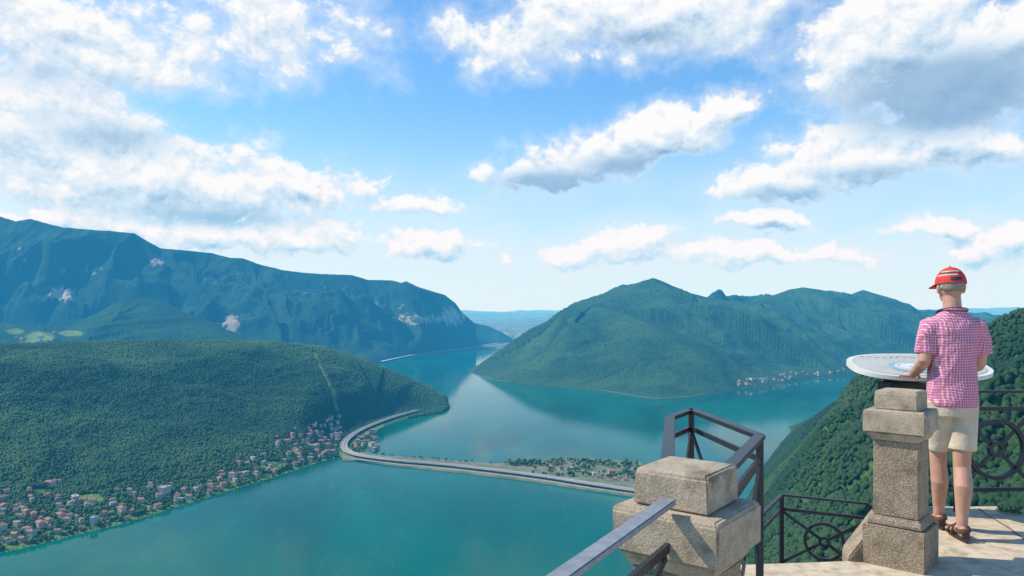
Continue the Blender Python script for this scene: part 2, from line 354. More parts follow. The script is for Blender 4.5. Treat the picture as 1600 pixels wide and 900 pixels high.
def meadowA(V,ds,px,py):
    m=ss(ds,170,20)*.58*(px<600)
    for (x,y,rx,ry,w) in ((140,780,28,12,.9),(120,800,40,12,.6),(60,768,30,8,.5),(425,728,28,10,.7),(470,700,40,25,.5)): m=np.maximum(m,w*np.exp(-((px-x)/rx)**2-((py-y)/ry)**2))
    return np.maximum(m,ss(cutline(V[:,:2]),20,12)*.55)
RA.grid('hill',-46,-3,640,1250,7200,420,M['ground'],'wooded hill rising from the left lake shore behind the lakeside town',meadow=meadowA,cat='hill')
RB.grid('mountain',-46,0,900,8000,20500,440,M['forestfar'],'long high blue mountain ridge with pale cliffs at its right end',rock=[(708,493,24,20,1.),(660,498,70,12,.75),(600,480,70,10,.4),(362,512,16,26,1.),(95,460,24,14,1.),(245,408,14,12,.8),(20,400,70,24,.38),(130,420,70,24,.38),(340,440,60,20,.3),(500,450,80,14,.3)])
RC.grid('foothill',-46,-18,380,6000,11500,240,M['foothill'],'rounded dark foothill with meadow patches below the high left ridge',rock=[(95,462,18,10,.6)],meadow=[(62,526,26,9,1.),(110,521,24,6,.9),(25,518,20,6,.8),(45,534,20,5,.8)],cat='hill')
RD.grid('mountain',-5,46,900,5200,18000,420,M['forestmid'],'pointed wooded mountain across the lake in the middle of the view')
RE.grid('hillside',-10,46,520,120,5400,460,M['ground'],'steep wooded hillside falling to the lake behind the right railings',cat='hillside')
# far plain with low hills to the horizon
az=np.radians(np.linspace(-47,47,420));r=np.geomspace(12500,58000,160);A,Rr=np.meshgrid(az,r,indexing='ij')
P=np.stack([np.sin(A)*Rr,np.cos(A)*Rr],-1).reshape(-1,2);rr=Rr.ravel()
hh=4+ss(rr,14500,20000)*45+ss(rr,20000,52000)*330+ss(rr,15500,26000)*420*np.maximum(fbm(P[:,0]/3800,P[:,1]/3800,5,5,True)-.45,0)+ss(rr,38000,56000)*460*fbm(P[:,0]/9000,P[:,1]/9000,8,4)
I=np.arange(420*160).reshape(420,160);Q=np.stack([I[:-1,:-1],I[1:,:-1],I[1:,1:],I[:-1,1:]],-1).reshape(-1,4)
tag(link('plain',mesh_np('plain',np.column_stack([P,hh+LK]),Q),M['plain'],smooth=True),'hazy flat plain with low blue hills on the far horizon','plain',kind='structure')
bm=bmesh.new()
bm.faces.new([bm.verts.new(q) for q in ((-60000,-3000,LK),(60000,-3000,LK),(60000,59000,LK),(-60000,59000,LK))])
tag(link('lake',bm,M['water']),'wide teal green lake filling the valley below the terrace','lake',kind='structure')
# ------------------------------------------------------------------ causeway and roads
def resample(pts,step):
    pts=[Vector(p) for p in pts];out=[]
    n=len(pts)
    for i in range(n-1):
        p0=pts[max(i-1,0)];p1=pts[i];p2=pts[i+1];p3=pts[min(i+2,n-1)];k=max(2,int((p2-p1).length/step))
        for j in range(k):
            t=j/k;out.append(.5*((2*p1)+(p2-p0)*t+(2*p0-5*p1+4*p2-p3)*t*t+(3*p1-p0-3*p2+p3)*t**3))
    out.append(pts[-1]);return out
def ribbon(bm,pts,off,hw,dz,th):
    L=[];n=len(pts)
    for i,p in enumerate(pts):
        t=(pts[min(i+1,n-1)]-pts[max(i-1,0)]);t.z=0;t.normalize();s=Vector((t.y,-t.x,0))
        c=p+s*off+Vector((0,0,dz));L.append([bm.verts.new(c-s*hw),bm.verts.new(c+s*hw),bm.verts.new(c+s*hw-Vector((0,0,th))),bm.verts.new(c-s*hw-Vector((0,0,th)))])
    for a,b in zip(L,L[1:]):
        for k in range(4): bm.faces.new((a[k],a[(k+1)%4],b[(k+1)%4],b[k]))
    bm.faces.new(L[0]);bm.faces.new(L[-1][::-1])
topE=[(535,706),(556,707),(600,713),(700,720),(770,726),(820,724),(870,719),(930,718),(1000,723)]
botE=[(535,720),(560,720),(620,728),(700,737),(780,746),(830,752),(900,763),(985,775),(1060,786)]
def interp(L,n): 
    a=np.array(L,float);t=np.linspace(0,len(L)-1,n);return np.column_stack([np.interp(t,range(len(L)),a[:,0]),np.interp(t,range(len(L)),a[:,1])])
tp=interp(topE,80);bt=interp(botE,80);bm=bmesh.new();rows=[]
for a,b in zip(tp,bt):
    A0=Vector((*LP(*a),0));B0=Vector((*LP(*b),0));d=(A0-B0).normalized()
    rows.append([bm.verts.new(B0-d*7+Vector((0,0,LK-3))),bm.verts.new(B0+Vector((0,0,LK+5))),bm.verts.new(A0+Vector((0,0,LK+5))),bm.verts.new(A0+d*8+Vector((0,0,LK-3)))])
for a,b in zip(rows,rows[1:]):
    for k in range(3): bm.faces.new((a[k],a[k+1],b[k+1],b[k]))
tag(link('causeway',bm,M['embank']),'low grassy causeway carrying roads across the lake to the right shore','causeway',kind='structure')
def lakepts(L,z,step=25): return resample([(*LP(px,py,z),LK+z) for px,py in L],step)
def road(name,label,L,z,hw,m,parapet=0,piers=0,th=1.2,step=25,marks=True,cat='road'):
    pts=lakepts(L,z,step);bm=bmesh.new();ribbon(bm,pts,0,hw,0,th);r=link(name,bm,m);tag(r,label,cat,kind='structure')
    if marks:
        bm=bmesh.new();ribbon(bm,pts,0,.5,.25,.15);ribbon(bm,pts,-hw*.86,.35,.25,.15);ribbon(bm,pts,hw*.86,.35,.25,.15);link('road_marking',bm,M['paint'],r)
    if parapet:
        for s in (-1,1,0):
            bm=bmesh.new();ribbon(bm,pts,s*(hw-.9),.9 if s else .6,parapet,parapet+th*.9 if s else parapet-.3);link('parapet' if s else 'crash_barrier',bm,M['deck'],r)
    if piers:
        for i in range(1,len(pts)-1,3):
            bm=bmesh.new();p=pts[i];box(bm,(p.x,p.y,LK+(z-th)/2-2),(4,4,z-th+4-.02));link('pier',bm,M['deck'],r)
    return r
road('motorway','curved motorway viaduct with pale parapets sweeping round the wooded point',MW,MWZ,15,M['asphalt'],2.2,1,2.,30)
road('road','narrow grey road along the causeway beside the motorway',[(545,717.5),(560,718),(620,725),(700,732.5),(780,741.5),(850,751),(920,762),(1000,773),(1060,783)],5.6,6,M['asphalt'],0,0,.5)
road('railway','brown gravel railway bed along the far edge of the causeway',[(560,709.5),(600,714.6),(700,722),(770,728.5),(830,734),(900,743),(1000,756)],5.8,5,M['gravel'],0,0,.5,marks=False,cat='railway')
road('shore_road','pale road viaduct along the foot of the high left mountain',[(596,564.5),(615,560.2),(640,555),(670,551),(700,547.2),(725,543.8),(750,540.3),(778,535.4)],18,20,M['deck'],0,0,7,120,False)
road('shore_road','thin grey shore road at the foot of the pointed mountain',[(742,584),(770,593),(800,597),(850,602),(900,606),(950,611),(990,618),(1030,622.7),(1070,619.7),(1110,614.7),(1150,607.7),(1205,604.5),(1240,595.8),(1290,589.5)],3.5,4,M['asphalt'],0,0,1.2,120,False)
# ------------------------------------------------------------------ houses
def house_meshes(w,d,h,roof):
    bm=bmesh.new();box(bm,(0,0,h/2-2.5),(w,d,h+5))
    rb=bmesh.new()
    if roof=='flat':
        box(rb,(0,0,h+.5),(w+1.,d+1.,1.));box(rb,(w*.15,0,h+2.2),(w*.25,d*.4,2.4))
    else:
        e=1.2;rz=d*.28
        a=[rb.verts.new(v) for v in ((-w/2-e,-d/2-e,h),(w/2+e,-d/2-e,h),(w/2+e,d/2+e,h),(-w/2-e,d/2+e,h))]
        q=w*.22 if roof=='hip' else -e
        t=[rb.verts.new((-w/2+q,0,h+rz)),rb.verts.new((w/2-q,0,h+rz))]
        for f in ((a[0],a[1],t[1],t[0]),(a[2],a[3],t[0],t[1]),(a[1],a[2],t[1]),(a[3],a[0],t[0]),(a[3],a[2],a[1],a[0])): rb.faces.new(f)
        box(rb,(w*.2,d*.15,h+rz*.9),(1.3,1.3,3.))
    mw=bpy.data.meshes.new('wall');bmesh.ops.recalc_face_normals(bm,faces=bm.faces[:]);bm.to_mesh(mw);bm.free()
    mr=bpy.data.meshes.new('roof');bmesh.ops.recalc_face_normals(rb,faces=rb.faces[:]);rb.to_mesh(mr);rb.free();return mw,mr
PROTO={}
def proto(kind,wall,roof):
    k=(kind,wall,roof)
    if k not in PROTO:
        w,d,h,rf={'small':(16,13,10,'gable'),'wide':(24,15,11,'hip'),'block':(28,16,16,'flat'),'tower':(17,15,21,'flat')}[kind]
        mw,mr=house_meshes(w,d,h,rf);mw.materials.append(WALLS[wall]);mr.materials.append(ROOFS[roof]);PROTO[k]=(mw,mr)
    return PROTO[k]
HOUSES=[]
def house(p,rz,kind,wall,roof,place,sc=1.):
    for q in HOUSES:
        if (q[0]-p[0])**2+(q[1]-p[1])**2<(22*sc)**2: return
    HOUSES.append((p[0],p[1],15*sc));mw,mr=proto(kind,wall,roof)
    nm={'small':'small','wide':'wide','block':'long','tower':'tall'}[kind];hs=kind in('small','wide')
    e=empty('house' if hs else 'apartment_block',p,rz);e.scale=(sc,sc,sc)
    lb=f"{nm} {wall} {'house with '+roof+' roof' if hs else 'apartment block'} {place}"
    tag(e,lb,'house' if hs else 'apartment block',lb)
    for n,me in (('wall',mw),('roof',mr)):
        o=bpy.data.objects.new(n,me);COL.objects.link(o);o.parent=e
def rnd_house(p,ang,place,sc=1.,blocks=.25):
    kind='block' if random.random()<blocks else random.choice(['small','small','wide'])
    if kind=='block' and random.random()<.25: kind='tower'
    wall=random.choice(['white','white','cream','cream','pink','grey']);roof='flat grey' if kind in('block','tower') else random.choice(['red tiled','red tiled','brown tiled'])
    house(p,ang+random.choice([0,math.pi/2])+random.uniform(-.6,.6),kind,wall,roof,place,sc*random.uniform(.7,1.3))
ang=math.atan2(LP(390,757)[1]-LP(130,833)[1],LP(390,757)[0]-LP(130,833)[0])
def near_mw(p): return polyd(np.array([[p[0],p[1]]]),MWL,False)[0]<30
def scatter(n,x0,x1,o0,o1,place,sc=1.,bl=.25,pw=1.):
    for _ in range(n):
        px=random.uniform(x0,x1);py=shore_py(px)-(o0+(o1-o0)*random.random()**pw)
        p=hit(RA,px,py,1500,4600,700)
        if p and not near_mw(p): rnd_house(p,ang,place,sc,bl)
scatter(56,-10,95,6,92,'on the slope at the far left',.95,.18)
scatter(60,90,270,4,54,'along the near left shore',.95,.2)
scatter(18,270,345,4,24,'on the narrow left shore',.9,.1)
scatter(46,340,480,5,40,'on the shore left of the viaduct',.95,.16)
scatter(95,430,535,6,64,'in the town above the causeway',1.,.18)
for p in ((187,800),(160,806),(258,770)):
    q=hit(RA,*p,1500,4600,1500)
    if q: house(q,ang+.2,'block','pink' if p[0]==187 else 'white','flat grey','standing largest on the near shore',1.3)
for _ in range(45):
    px=random.uniform(552,590);py=random.uniform(675,705);q=LP(px,py)
    if not near_mw(q): rnd_house((q[0],q[1],LK+2.2),ang,'inside the curve of the viaduct',.95,.25)
for _ in range(26):
    px=random.uniform(850,1000);py=np.interp(px,[850,1000],[736,750])+random.uniform(-7,7);q=LP(px,py)
    if not near_mw(q): rnd_house((q[0],q[1],LK+5),-.2,'on the causeway end',.9,.2)
for _ in range(36):
    px=random.uniform(1150,1320);py=np.interp(px,[1150,1205,1240,1320],[604,601,592,584])-random.uniform(0,11);q=hit(RD,px,py,5600,9500,900)
    if q: rnd_house(q,.3,'under the pointed mountain',1.1,.1)
for _ in range(26):
    px=random.uniform(765,835);py=random.uniform(517,534);Y=F*(HC-30)/(py-HZ);X=(px-800)/F*Y
    rnd_house((X,Y,LK+float(30)),.3,'on the far valley floor',4.5,.4)
for _ in range(10):
    px=random.uniform(20,115);py=random.uniform(516,533);q=hit(RC,px,py,6500,9500,700)
    if q: rnd_house(q,.3,'on the foothill meadows',1.7,0)
# ------------------------------------------------------------------ forest
def ico(sub):
    b=bmesh.new();bmesh.ops.create_icosphere(b,subdivisions=sub,radius=1);b.verts.ensure_lookup_table()
    V=np.array([v.co[:] for v in b.verts]);Fc=np.array([[v.index for v in f.verts] for f in b.faces]);b.free();return V,Fc
def crowns(name,P,rad,sub,label,tint,cone=None,m='crown'):
    V0,F0=ico(sub);n=len(P);nv=len(V0)
    j=1+rng.normal(0,.19 if sub>1 else .2,(n,nv,1));V=V0[None]*j
    sz=rng.uniform(.9,1.45,n)
    V[:,:,2]*=sz[:,None]
    if cone is not None:
        k=np.where(cone[:,None],1-.45*(V0[None,:,2]+.3),1);V[:,:,0]*=k;V[:,:,1]*=k;V[:,:,2]*=np.where(cone[:,None],1.5,1)
    a=rng.uniform(0,6.28,n);c,s=np.cos(a)[:,None],np.sin(a)[:,None];x=V[:,:,0]*c-V[:,:,1]*s;y=V[:,:,0]*s+V[:,:,1]*c
    V=np.stack([x,y,V[:,:,2]],-1)*rad[:,None,None]+P[:,None,:]
    V[:,:,2]+=(rad*sz*.75)[:,None]
    Q=(F0[None]+(np.arange(n)*nv)[:,None,None]).reshape(-1,3);me=mesh_np(name,V.reshape(-1,3),Q);fattr(me,'tint',np.repeat(tint,nv))
    o=link(name,me,M[m],smooth=(sub>1));tag(o,label,'forest',kind='stuff');return o
HA=np.array(HOUSES)
def keep_clear(P):
    k=np.ones(len(P),bool)
    for hx,hy,hr in HA:
        k&=((P[:,0]-hx)**2+(P[:,1]-hy)**2)>(hr*1.0)**2
        k&=((P[:,0]-hx*.992)**2+(P[:,1]-hy*.992)**2)>(hr*.85)**2
    return k
def tints(P,s=260,a=.6,j=.12): return np.clip(.0+a*ss(fbm(P[:,0]/(s*2.6),P[:,1]/(s*2.6),95,3),.3,.72)+.5*fbm(P[:,0]/s,P[:,1]/s,55,4)+rng.normal(0,j,len(P)),0,1)
n=480000;P=np.column_stack([rng.uniform(-3700,-250,n),rng.uniform(1300,5600,n)]);t=P[:,0]/P[:,1]
P=P[(t>-.86)&pip(P,RA.shore)];h,ds,ins,bd=RA(P,True)
ry=np.interp(P[:,0],[q[0] for q in ridgeA],[q[1] for q in ridgeA]);k=(ds>9)&(P[:,1]<ry+260)&(cutline(P)>15)
town=(ds<260)&(P[:,1]<4100)&(P[:,0]>-2600);k&=~(town&(rng.random(len(P))<.62))
k&=polyd(P,MWL,False)>32
k&=polyd(P*1.012,MWL,False)>32; k&=polyd(P*1.022,MWL,False)>32
px=800+F*P[:,0]/P[:,1];py=HZ+F*(HC-h)/P[:,1]
for (x,y,rx,ry_) in ((140,780,24,9),(425,728,22,8),(62,768,26,6)): k&=((px-x)/rx)**2+((py-y)/ry_)**2>1
P=P[k];h=h[k];ds=ds[k];kk=keep_clear(P);P=P[kk];h=h[kk]
print('trees A',len(P))
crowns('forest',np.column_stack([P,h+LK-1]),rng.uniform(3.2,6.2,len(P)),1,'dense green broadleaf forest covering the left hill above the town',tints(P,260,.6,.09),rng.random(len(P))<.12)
n=380000;P=np.column_stack([rng.uniform(40,3000,n),rng.uniform(60,3900,n)]);t=P[:,0]/P[:,1]
P=P[(t>.24)&(t<.86)&pip(P,RE.shore)];h,ds,ins,bd=RE(P,True);k=(ds>8);P=P[k];h=h[k]
ang_=np.degrees(np.arctan2(P[:,0],P[:,1]));ra=sorted([(math.degrees(math.atan2(q[0],q[1])),math.hypot(q[0],q[1])) for q in ridgeE[4:]])
rlim=np.interp(ang_,[q[0] for q in ra],[q[1] for q in ra]);R_=np.hypot(P[:,0],P[:,1]);k=(R_<rlim+150)&(R_>130);P=P[k];h=h[k];R_=R_[k]
print('trees E',len(P))
nr=R_<1150
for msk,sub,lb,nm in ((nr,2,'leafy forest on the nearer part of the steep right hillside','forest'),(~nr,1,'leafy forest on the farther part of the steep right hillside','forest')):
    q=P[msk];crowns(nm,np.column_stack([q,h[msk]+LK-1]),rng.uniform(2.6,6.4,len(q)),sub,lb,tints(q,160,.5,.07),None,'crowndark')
# trees on the causeway end, individual
def tree_proto():
    V0,F0=ico(2);vs=[];fs=[];tn=[]
    for i in range(9):
        c=np.array([random.uniform(-3,3),random.uniform(-3,3),random.uniform(5,11)]);r=random.uniform(1.8,3.)
        v=V0*(1+rng.normal(0,.15,(len(V0),1)))*r+c;fs.append(F0+len(V0)*i);vs.append(v);tn+= [random.random()]*len(V0)
    me=mesh_np('crown',np.concatenate(vs),np.concatenate(fs));fattr(me,'tint',np.array(tn)*.7+.25);me.materials.append(M['crown'])
    bm=bmesh.new();tube(bm,[(0,0,-1),(0,.1,3),(.3,0,7)],[.6,.45,.2],8);tube(bm,[(0,.1,3),(1.5,1,6.5)],[.3,.12],6);tube(bm,[(0,.1,3.4),(-1.6,-.6,7)],[.3,.12],6)
    mt=bpy.data.meshes.new('trunk');bm.to_mesh(mt);bm.free();mt.materials.append(M['bark']);return me,mt
TP=[tree_proto() for _ in range(3)]
for i in range(270):
    if i<245: px=random.uniform(795,1000);py=np.interp(px,[760,830,900,1000],[727,727.5,724,729])+random.uniform(-3,3)+(random.uniform(0,24) if px>830 and random.random()<.65 else 0)
    else: px=random.uniform(560,790);py=np.interp(px,[560,760],[710,727])
    q=LP(px,py)
    if near_mw(q) or any((q[0]-a)**2+(q[1]-b)**2<13**2 for a,b,c in HOUSES): continue
    e=empty('tree',(q[0],q[1],LK+4.8),random.uniform(0,6));s=random.uniform(.8,1.8) if i<245 else random.uniform(.7,1.1);e.scale=(s,s,s)
    tag(e,'round green tree on the causeway end' if i<245 else 'small lone green tree on the narrow part of the causeway','tree','trees on the causeway end' if i<245 else 'trees on the narrow causeway')
    for nm,me in zip(('crown','trunk'),TP[i%3]):
        o=bpy.data.objects.new(nm,me);COL.objects.link(o);o.parent=e
# ------------------------------------------------------------------ terrace
def G(px,py,z):
    Y=F*(CZ-z)/(py-HZ);return Vector(((px-800)/F*Y,Y,z))
def slab(name,poly,z0,z1,m,label,cat,bev=.012):
    bm=bmesh.new();f=bm.faces.new([bm.verts.new((x,y,z1)) for x,y in poly]);e=bmesh.ops.extrude_face_region(bm,geom=[f])
    for v in e['geom']:
        if isinstance(v,bmesh.types.BMVert): v.co.z=z0
    o=link(name,bm,m);tag(o,label,cat,kind='structure');return o
FP=[(-1.0,-.35),(.04,1.42),(.55,2.28),(1.14,3.26),(1.34,4.36),(2.16,4.44),(2.72,4.52),(2.78,5.66),(7,5.7),(7,-2),(-1.95,-2)]
slab('terrace_floor',FP,-.24,0,M['floor'],'pale worn stone terrace floor under the man and pillars','floor')
cx,cy=2.5,2
slab('retaining_wall',[(cx+(x-cx)*.97,cy+(y-cy)*.97) for x,y in FP],-9,-.243,M['wallstone'],'stone retaining wall below the terrace edge','wall')
slab('lower_platform',[(1.4,4.47),(1.55,4.7),(1.9,5.36),(2.5,5.06),(2.71,5.1),(2.7,4.56)],-.95,-.75,M['floor'],'lower stone platform behind the small railing','floor')
# thin dark joints in the paving
bm=bmesh.new()
for a,b in (((3.0,3.3),(3.55,5.6)),((2.75,4.1),(6,4.35)),((1.4,3.3),(3.1,3.5))):
    d=Vector((b[0]-a[0],b[1]-a[1],0)).normalized();s=Vector((d.y,-d.x,0))*.006;prev=None
    for i in range(15):
        t=i/14;c=Vector((a[0]+(b[0]-a[0])*t+random.uniform(-.012,.012),a[1]+(b[1]-a[1])*t,.004));v=(bm.verts.new(c-s),bm.verts.new(c+s))
        if prev: bm.faces.new((prev[0],prev[1],v[1],v[0]))
        prev=v
tag(link('paving_joint',bm,M['joint']),'dark crack lines running across the pale terrace floor','crack',kind='structure')
def rough(bm,amp):
    for v in bm.verts:
        v.co+=Vector((random.gauss(0,amp),random.gauss(0,amp),random.gauss(0,amp)))
def pillar(loc,rz,label):
    e=empty('stone_pillar',loc,rz);tag(e,label,'pillar')
    def blk(name,secs,m,bev=.005,parent=e):
        bm=bmesh.new();R=[]
        for z,w in secs: R.append([bm.verts.new((sx*w/2,sy*w/2,z)) for sx,sy in ((-1,-1),(1,-1),(1,1),(-1,1))])
        for a,b in zip(R,R[1:]):
            for k in range(4): bm.faces.new((a[k],a[(k+1)%4],b[(k+1)%4],b[k]))
        bm.faces.new(R[0][::-1]);bm.faces.new(R[-1])
        bmesh.ops.bevel(bm,geom=bm.edges[:],offset=bev,segments=2,affect='EDGES')
        for v in bm.verts: v.co+=Vector([random.gauss(0,.0012) for _ in range(3)])
        return link(name,bm,m,parent)
    blk('base',[(-.02,.335),(.225,.335),(.235,.325)],M['shaft'])
    blk('base_step',[(.237,.30),(.265,.29),(.29,.255)],M['shaft'])
    blk('shaft',[(.292,.246),(.735,.243)],M['shaft'],.004)
    blk('neck',[(.737,.255),(.785,.305)],M['cap'])
    blk('cap_slab',[(.787,.335),(.905,.335),(.918,.315)],M['cap'],.005)
    blk('cap_block',[(.920,.236),(1.018,.232),(1.03,.215)],M['cap'],.005)
    return e
p1=pillar((.535,2.25,0),-math.radians(38),'large nearest stone pillar with the handrail fixed to its side')
p2=pillar((2.335,4.42,0),-math.radians(42),'stone pillar in front of the man beside the orientation table')
# sloping stone stringer at the left of the second pillar
bm=bmesh.new();a=[(2.02,4.42),(2.2,4.40),(2.26,4.62),(2.08,4.64)]
lo=[bm.verts.new((x,y,-.74)) for x,y in a];hi=[bm.verts.new((a[0][0],a[0][1],.02)),bm.verts.new((a[1][0],a[1][1],.27)),bm.verts.new((a[2][0],a[2][1],.27)),bm.verts.new((a[3][0],a[3][1],.02))]
bm.faces.new(lo[::-1]);bm.faces.new(hi)
for k in range(4): bm.faces.new((lo[k],lo[(k+1)%4],hi[(k+1)%4],hi[k]))
bmesh.ops.bevel(bm,geom=bm.edges[:],offset=.01,segments=2,affect='EDGES')
tag(link('stair_stringer',bm,M['shaft']),'sloping stone stringer at the foot of the far pillar','stringer')
bm=bmesh.new();pts=[]
for i in range(15):
    t=i/14;x=-.128+.262*t;pts.append((x,-.1265-.004*abs(math.sin(t*9)),.71+.012*math.sin(t*5)))
tube(bm,pts,.0028,6);w=link('wire',bm,M['wire'],p1)
# ------------------------------------------------------------------ railings
def torus(bm,c,r,rad,axis_u,axis_v,seg=40):
    u=Vector(axis_u).normalized();v=Vector(axis_v).normalized();n=u.cross(v);rings=[]
    for i in range(seg):
        t=2*math.pi*i/seg;d=u*math.cos(t)+v*math.sin(t);cc=Vector(c)+d*r
        rings.append([bm.verts.new(cc+d*rad*a+n*rad*1.3*b) for a,b in ((-1,-1),(1,-1),(1,1),(-1,1))])
    for i in range(seg):
        a,b=rings[i],rings[(i+1)%seg]
        for k in range(4): bm.faces.new((a[k],a[(k+1)%4],b[(k+1)%4],b[k]))
def railing(label,pts,zt,zb,mids=(.12,),ring=None,xs=True,posts=None,topw=.05,toph=.016,zposts=None,bright=False,ms=.026,noX=(),rr_=.012):
    pts=[Vector((p[0],p[1],0)) for p in pts];e=empty('iron_railing',(pts[0].x,pts[0].y,zb));tag(e,label,'railing')
    off=Vector((pts[0].x,pts[0].y,zb));W=lambda p,z:Vector((p.x,p.y,z))-off
    bm=bmesh.new()
    for a,b in zip(pts,pts[1:]): bar(bm,W(a,zt),W(b,zt),topw,toph,.003)
    link('handrail',bm,M['ironpale'] if bright else M['iron'],e)
    for dz in mids:
        bm=bmesh.new()
        for a,b in zip(pts,pts[1:]): bar(bm,W(a,zt-dz),W(b,zt-dz),.014,ms)
        link('mid_rail',bm,M['iron'],e)
    bm=bmesh.new()
    for a,b in zip(pts,pts[1:]): bar(bm,W(a,zb+.08),W(b,zb+.08),.014,ms)
    link('bottom_rail',bm,M['iron'],e)
    for i,p in enumerate(pts):
        if posts is not None and i not in posts: continue
        bm=bmesh.new();bar(bm,W(p,zt-toph/2-.001),W(p,zposts if zposts is not None else zb),.028,.028,.003);link('post',bm,M['iron'],e)
    zt2=zt-(max(mids) if mids else 0)-.01;zb2=zb+.09
    for i,(a,b) in enumerate(zip(pts,pts[1:])):
        if not xs or i in noX: continue
        c=(W(a,(zt2+zb2)/2)+W(b,(zt2+zb2)/2))/2;d=(b-a).normalized();L=(b-a).length
        rr=0
        if ring and i in ring:
            rr=ring[i]
            for q in (rr,rr*.22):
                bm=bmesh.new();torus(bm,c,q,rr_,d,(0,0,1));link('ring',bm,M['iron'],e)
        for s in (-1,1):
            for t in (-1,1):
                u=(d*s*L/2+Vector((0,0,t*(zt2-zb2)/2)));ud=u.normalized();q0=c+ud*(rr*.24 if rr else .0);bm=bmesh.new();bar(bm,q0,c+u*.97,.010,ms*.9);link('brace',bm,M['iron'],e)
    return e
d1=Vector((math.sin(math.radians(30)),math.cos(math.radians(30)),0))
a1=Vector((.45,2.115,0));b1=a1-d1*1.9
e=railing('iron railing with pale grey handrail running from the nearest pillar toward the viewer',[a1,b1],.955,.0,(.13,),None,True,[1],.046,.018,None,True)
Aq=G(1187,682,.95);Bq=G(1080,641,.95);Cq=G(1047,653,.95)
p1c=Vector((.535,2.25,0));st=p1c+Vector((.13,.14,0))
st2=p1c+Vector((-.02,.2,0))
railing('iron corner railing projecting behind the nearest pillar',[st,Aq,Bq,Cq,st2],.95,.0,(.10,),None,True,[1,2,3],.05,.02,-.6)
q1=G(1183,810,.2);q2=G(1221,773,.2);q3=G(1358,787,.2)
railing('small lower iron railing with ring ornament left of the far pillar',[q1,q2,q3],.2,-.37,(.10,),{1:.125},True,[0,1,2],.034,.014,-.75,noX=(0,),ms=.022,rr_=.010)
r0=(2.95,5.50);r1=(3.33,5.52);r2=(3.95,5.55);r3=(4.6,5.57);r4=(5.4,5.6)
railing('iron railing with big ring ornament right of the man',[r0,r1,r2,r3,r4],.9,.083,(.13,),{1:.215},True,[1,2,3,4],.05,.02,0.,noX=(0,2,3),ms=.030,rr_=.014)
# weeds
for i,(x,y) in enumerate(((3.66,5.5),(3.78,5.5),(3.72,5.46))):
    bm=bmesh.new()
    for k in range(22):
        a=random.uniform(0,6.28);r=random.uniform(.02,.075);z=random.uniform(.01,.06);d=Vector((math.cos(a),math.sin(a),0));s=Vector((-d.y,d.x,0))*random.uniform(.006,.012)
        b=Vector((0,0,.005));m=d*r*.6+Vector((0,0,z));t=d*r+Vector((0,0,z*.7))
        v=[bm.verts.new(q) for q in (b,m-s,t,m+s)];bm.faces.new(v)
    o=link('weed',bm,M['leaf']);o.location=(x,y,0);tag(o,'low green weed growing at the foot of the right railing','weed','weeds along the right railing')
# ------------------------------------------------------------------ orientation table
t=empty('orientation_table',(2.97,5.58,0),0);tag(t,'white oval orientation table with printed panorama on a black pedestal','orientation table')
bm=bmesh.new();bar(bm,(-.02,0,-.2),(-.02,0,.97),.26,.22,.01);link('pedestal',bm,M['black'],t)
bm=bmesh.new();box(bm,(-.02,0,1.005),(.20,.20,.066),None,-.1,.01);link('bracket',bm,M['black'],t)
MT=Matrix.Translation((.115,.02,1.095))@Matrix.Rotation(math.radians(-8),4,'Z')@Matrix.Rotation(math.radians(11),4,'X')
def oval(bm,a,b,z0,z1,pw=2.5,seg=64,M_=MT,cx=0,cy=0):
    R=[]
    for z in (z0,z1):
        ring=[]
        for k in range(seg):
            th=2*math.pi*k/seg;c,s=math.cos(th),math.sin(th)
            ring.append(bm.verts.new(M_@Vector((cx+a*math.copysign(abs(c)**(2/pw),c),cy+b*math.copysign(abs(s)**(2/pw),s),z))))
        R.append(ring)
    for k in range(seg): bm.faces.new((R[0][k],R[0][(k+1)%seg],R[1][(k+1)%seg],R[1][k]))
    bm.faces.new(R[0][::-1]);bm.faces.new(R[1])
bm=bmesh.new();oval(bm,.492,.35,-.03,0);bmesh.ops.bevel(bm,geom=[e for e in bm.edges if len(e.link_faces)==2 and e.calc_face_angle(0)>1],offset=.009,segments=2,affect='EDGES');pl=link('table_top',bm,M['white'],t)
bm=bmesh.new();oval(bm,.455,.315,.001,.004);pr=link('printed_panel',bm,M['print'],pl)
bm=bmesh.new();oval(bm,.15,.15,.006,.008,2,48,MT,-.08,-.09);oval(bm,.012,.012,.012,.013,2,12,MT,-.08,-.09);link('printed_map',bm,M['blue'],pr)
bm=bmesh.new();oval(bm,.11,.11,.010,.0115,2,48,MT,-.08,-.09);link('printed_dial',bm,M['white'],pr)
bm=bmesh.new()
for k in range(22):
    a=2*math.pi*k/22;c=MT@Vector((-.08+.08*math.cos(a),-.09+.08*math.sin(a),.0135));c2=MT@Vector((-.08+.095*math.cos(a),-.09+.095*math.sin(a),.0135));bar(bm,c,c2,.003,.001)
for k in range(15):
    x=-.40+.053*k;c=MT@Vector((x,.21+.02*math.sin(k),.006));c2=MT@Vector((x+.03,.21+.02*math.sin(k*1.3+.4),.006));bar(bm,c,c2,.005,.001)
link('printed_marks',bm,M['darkprint'],pr)
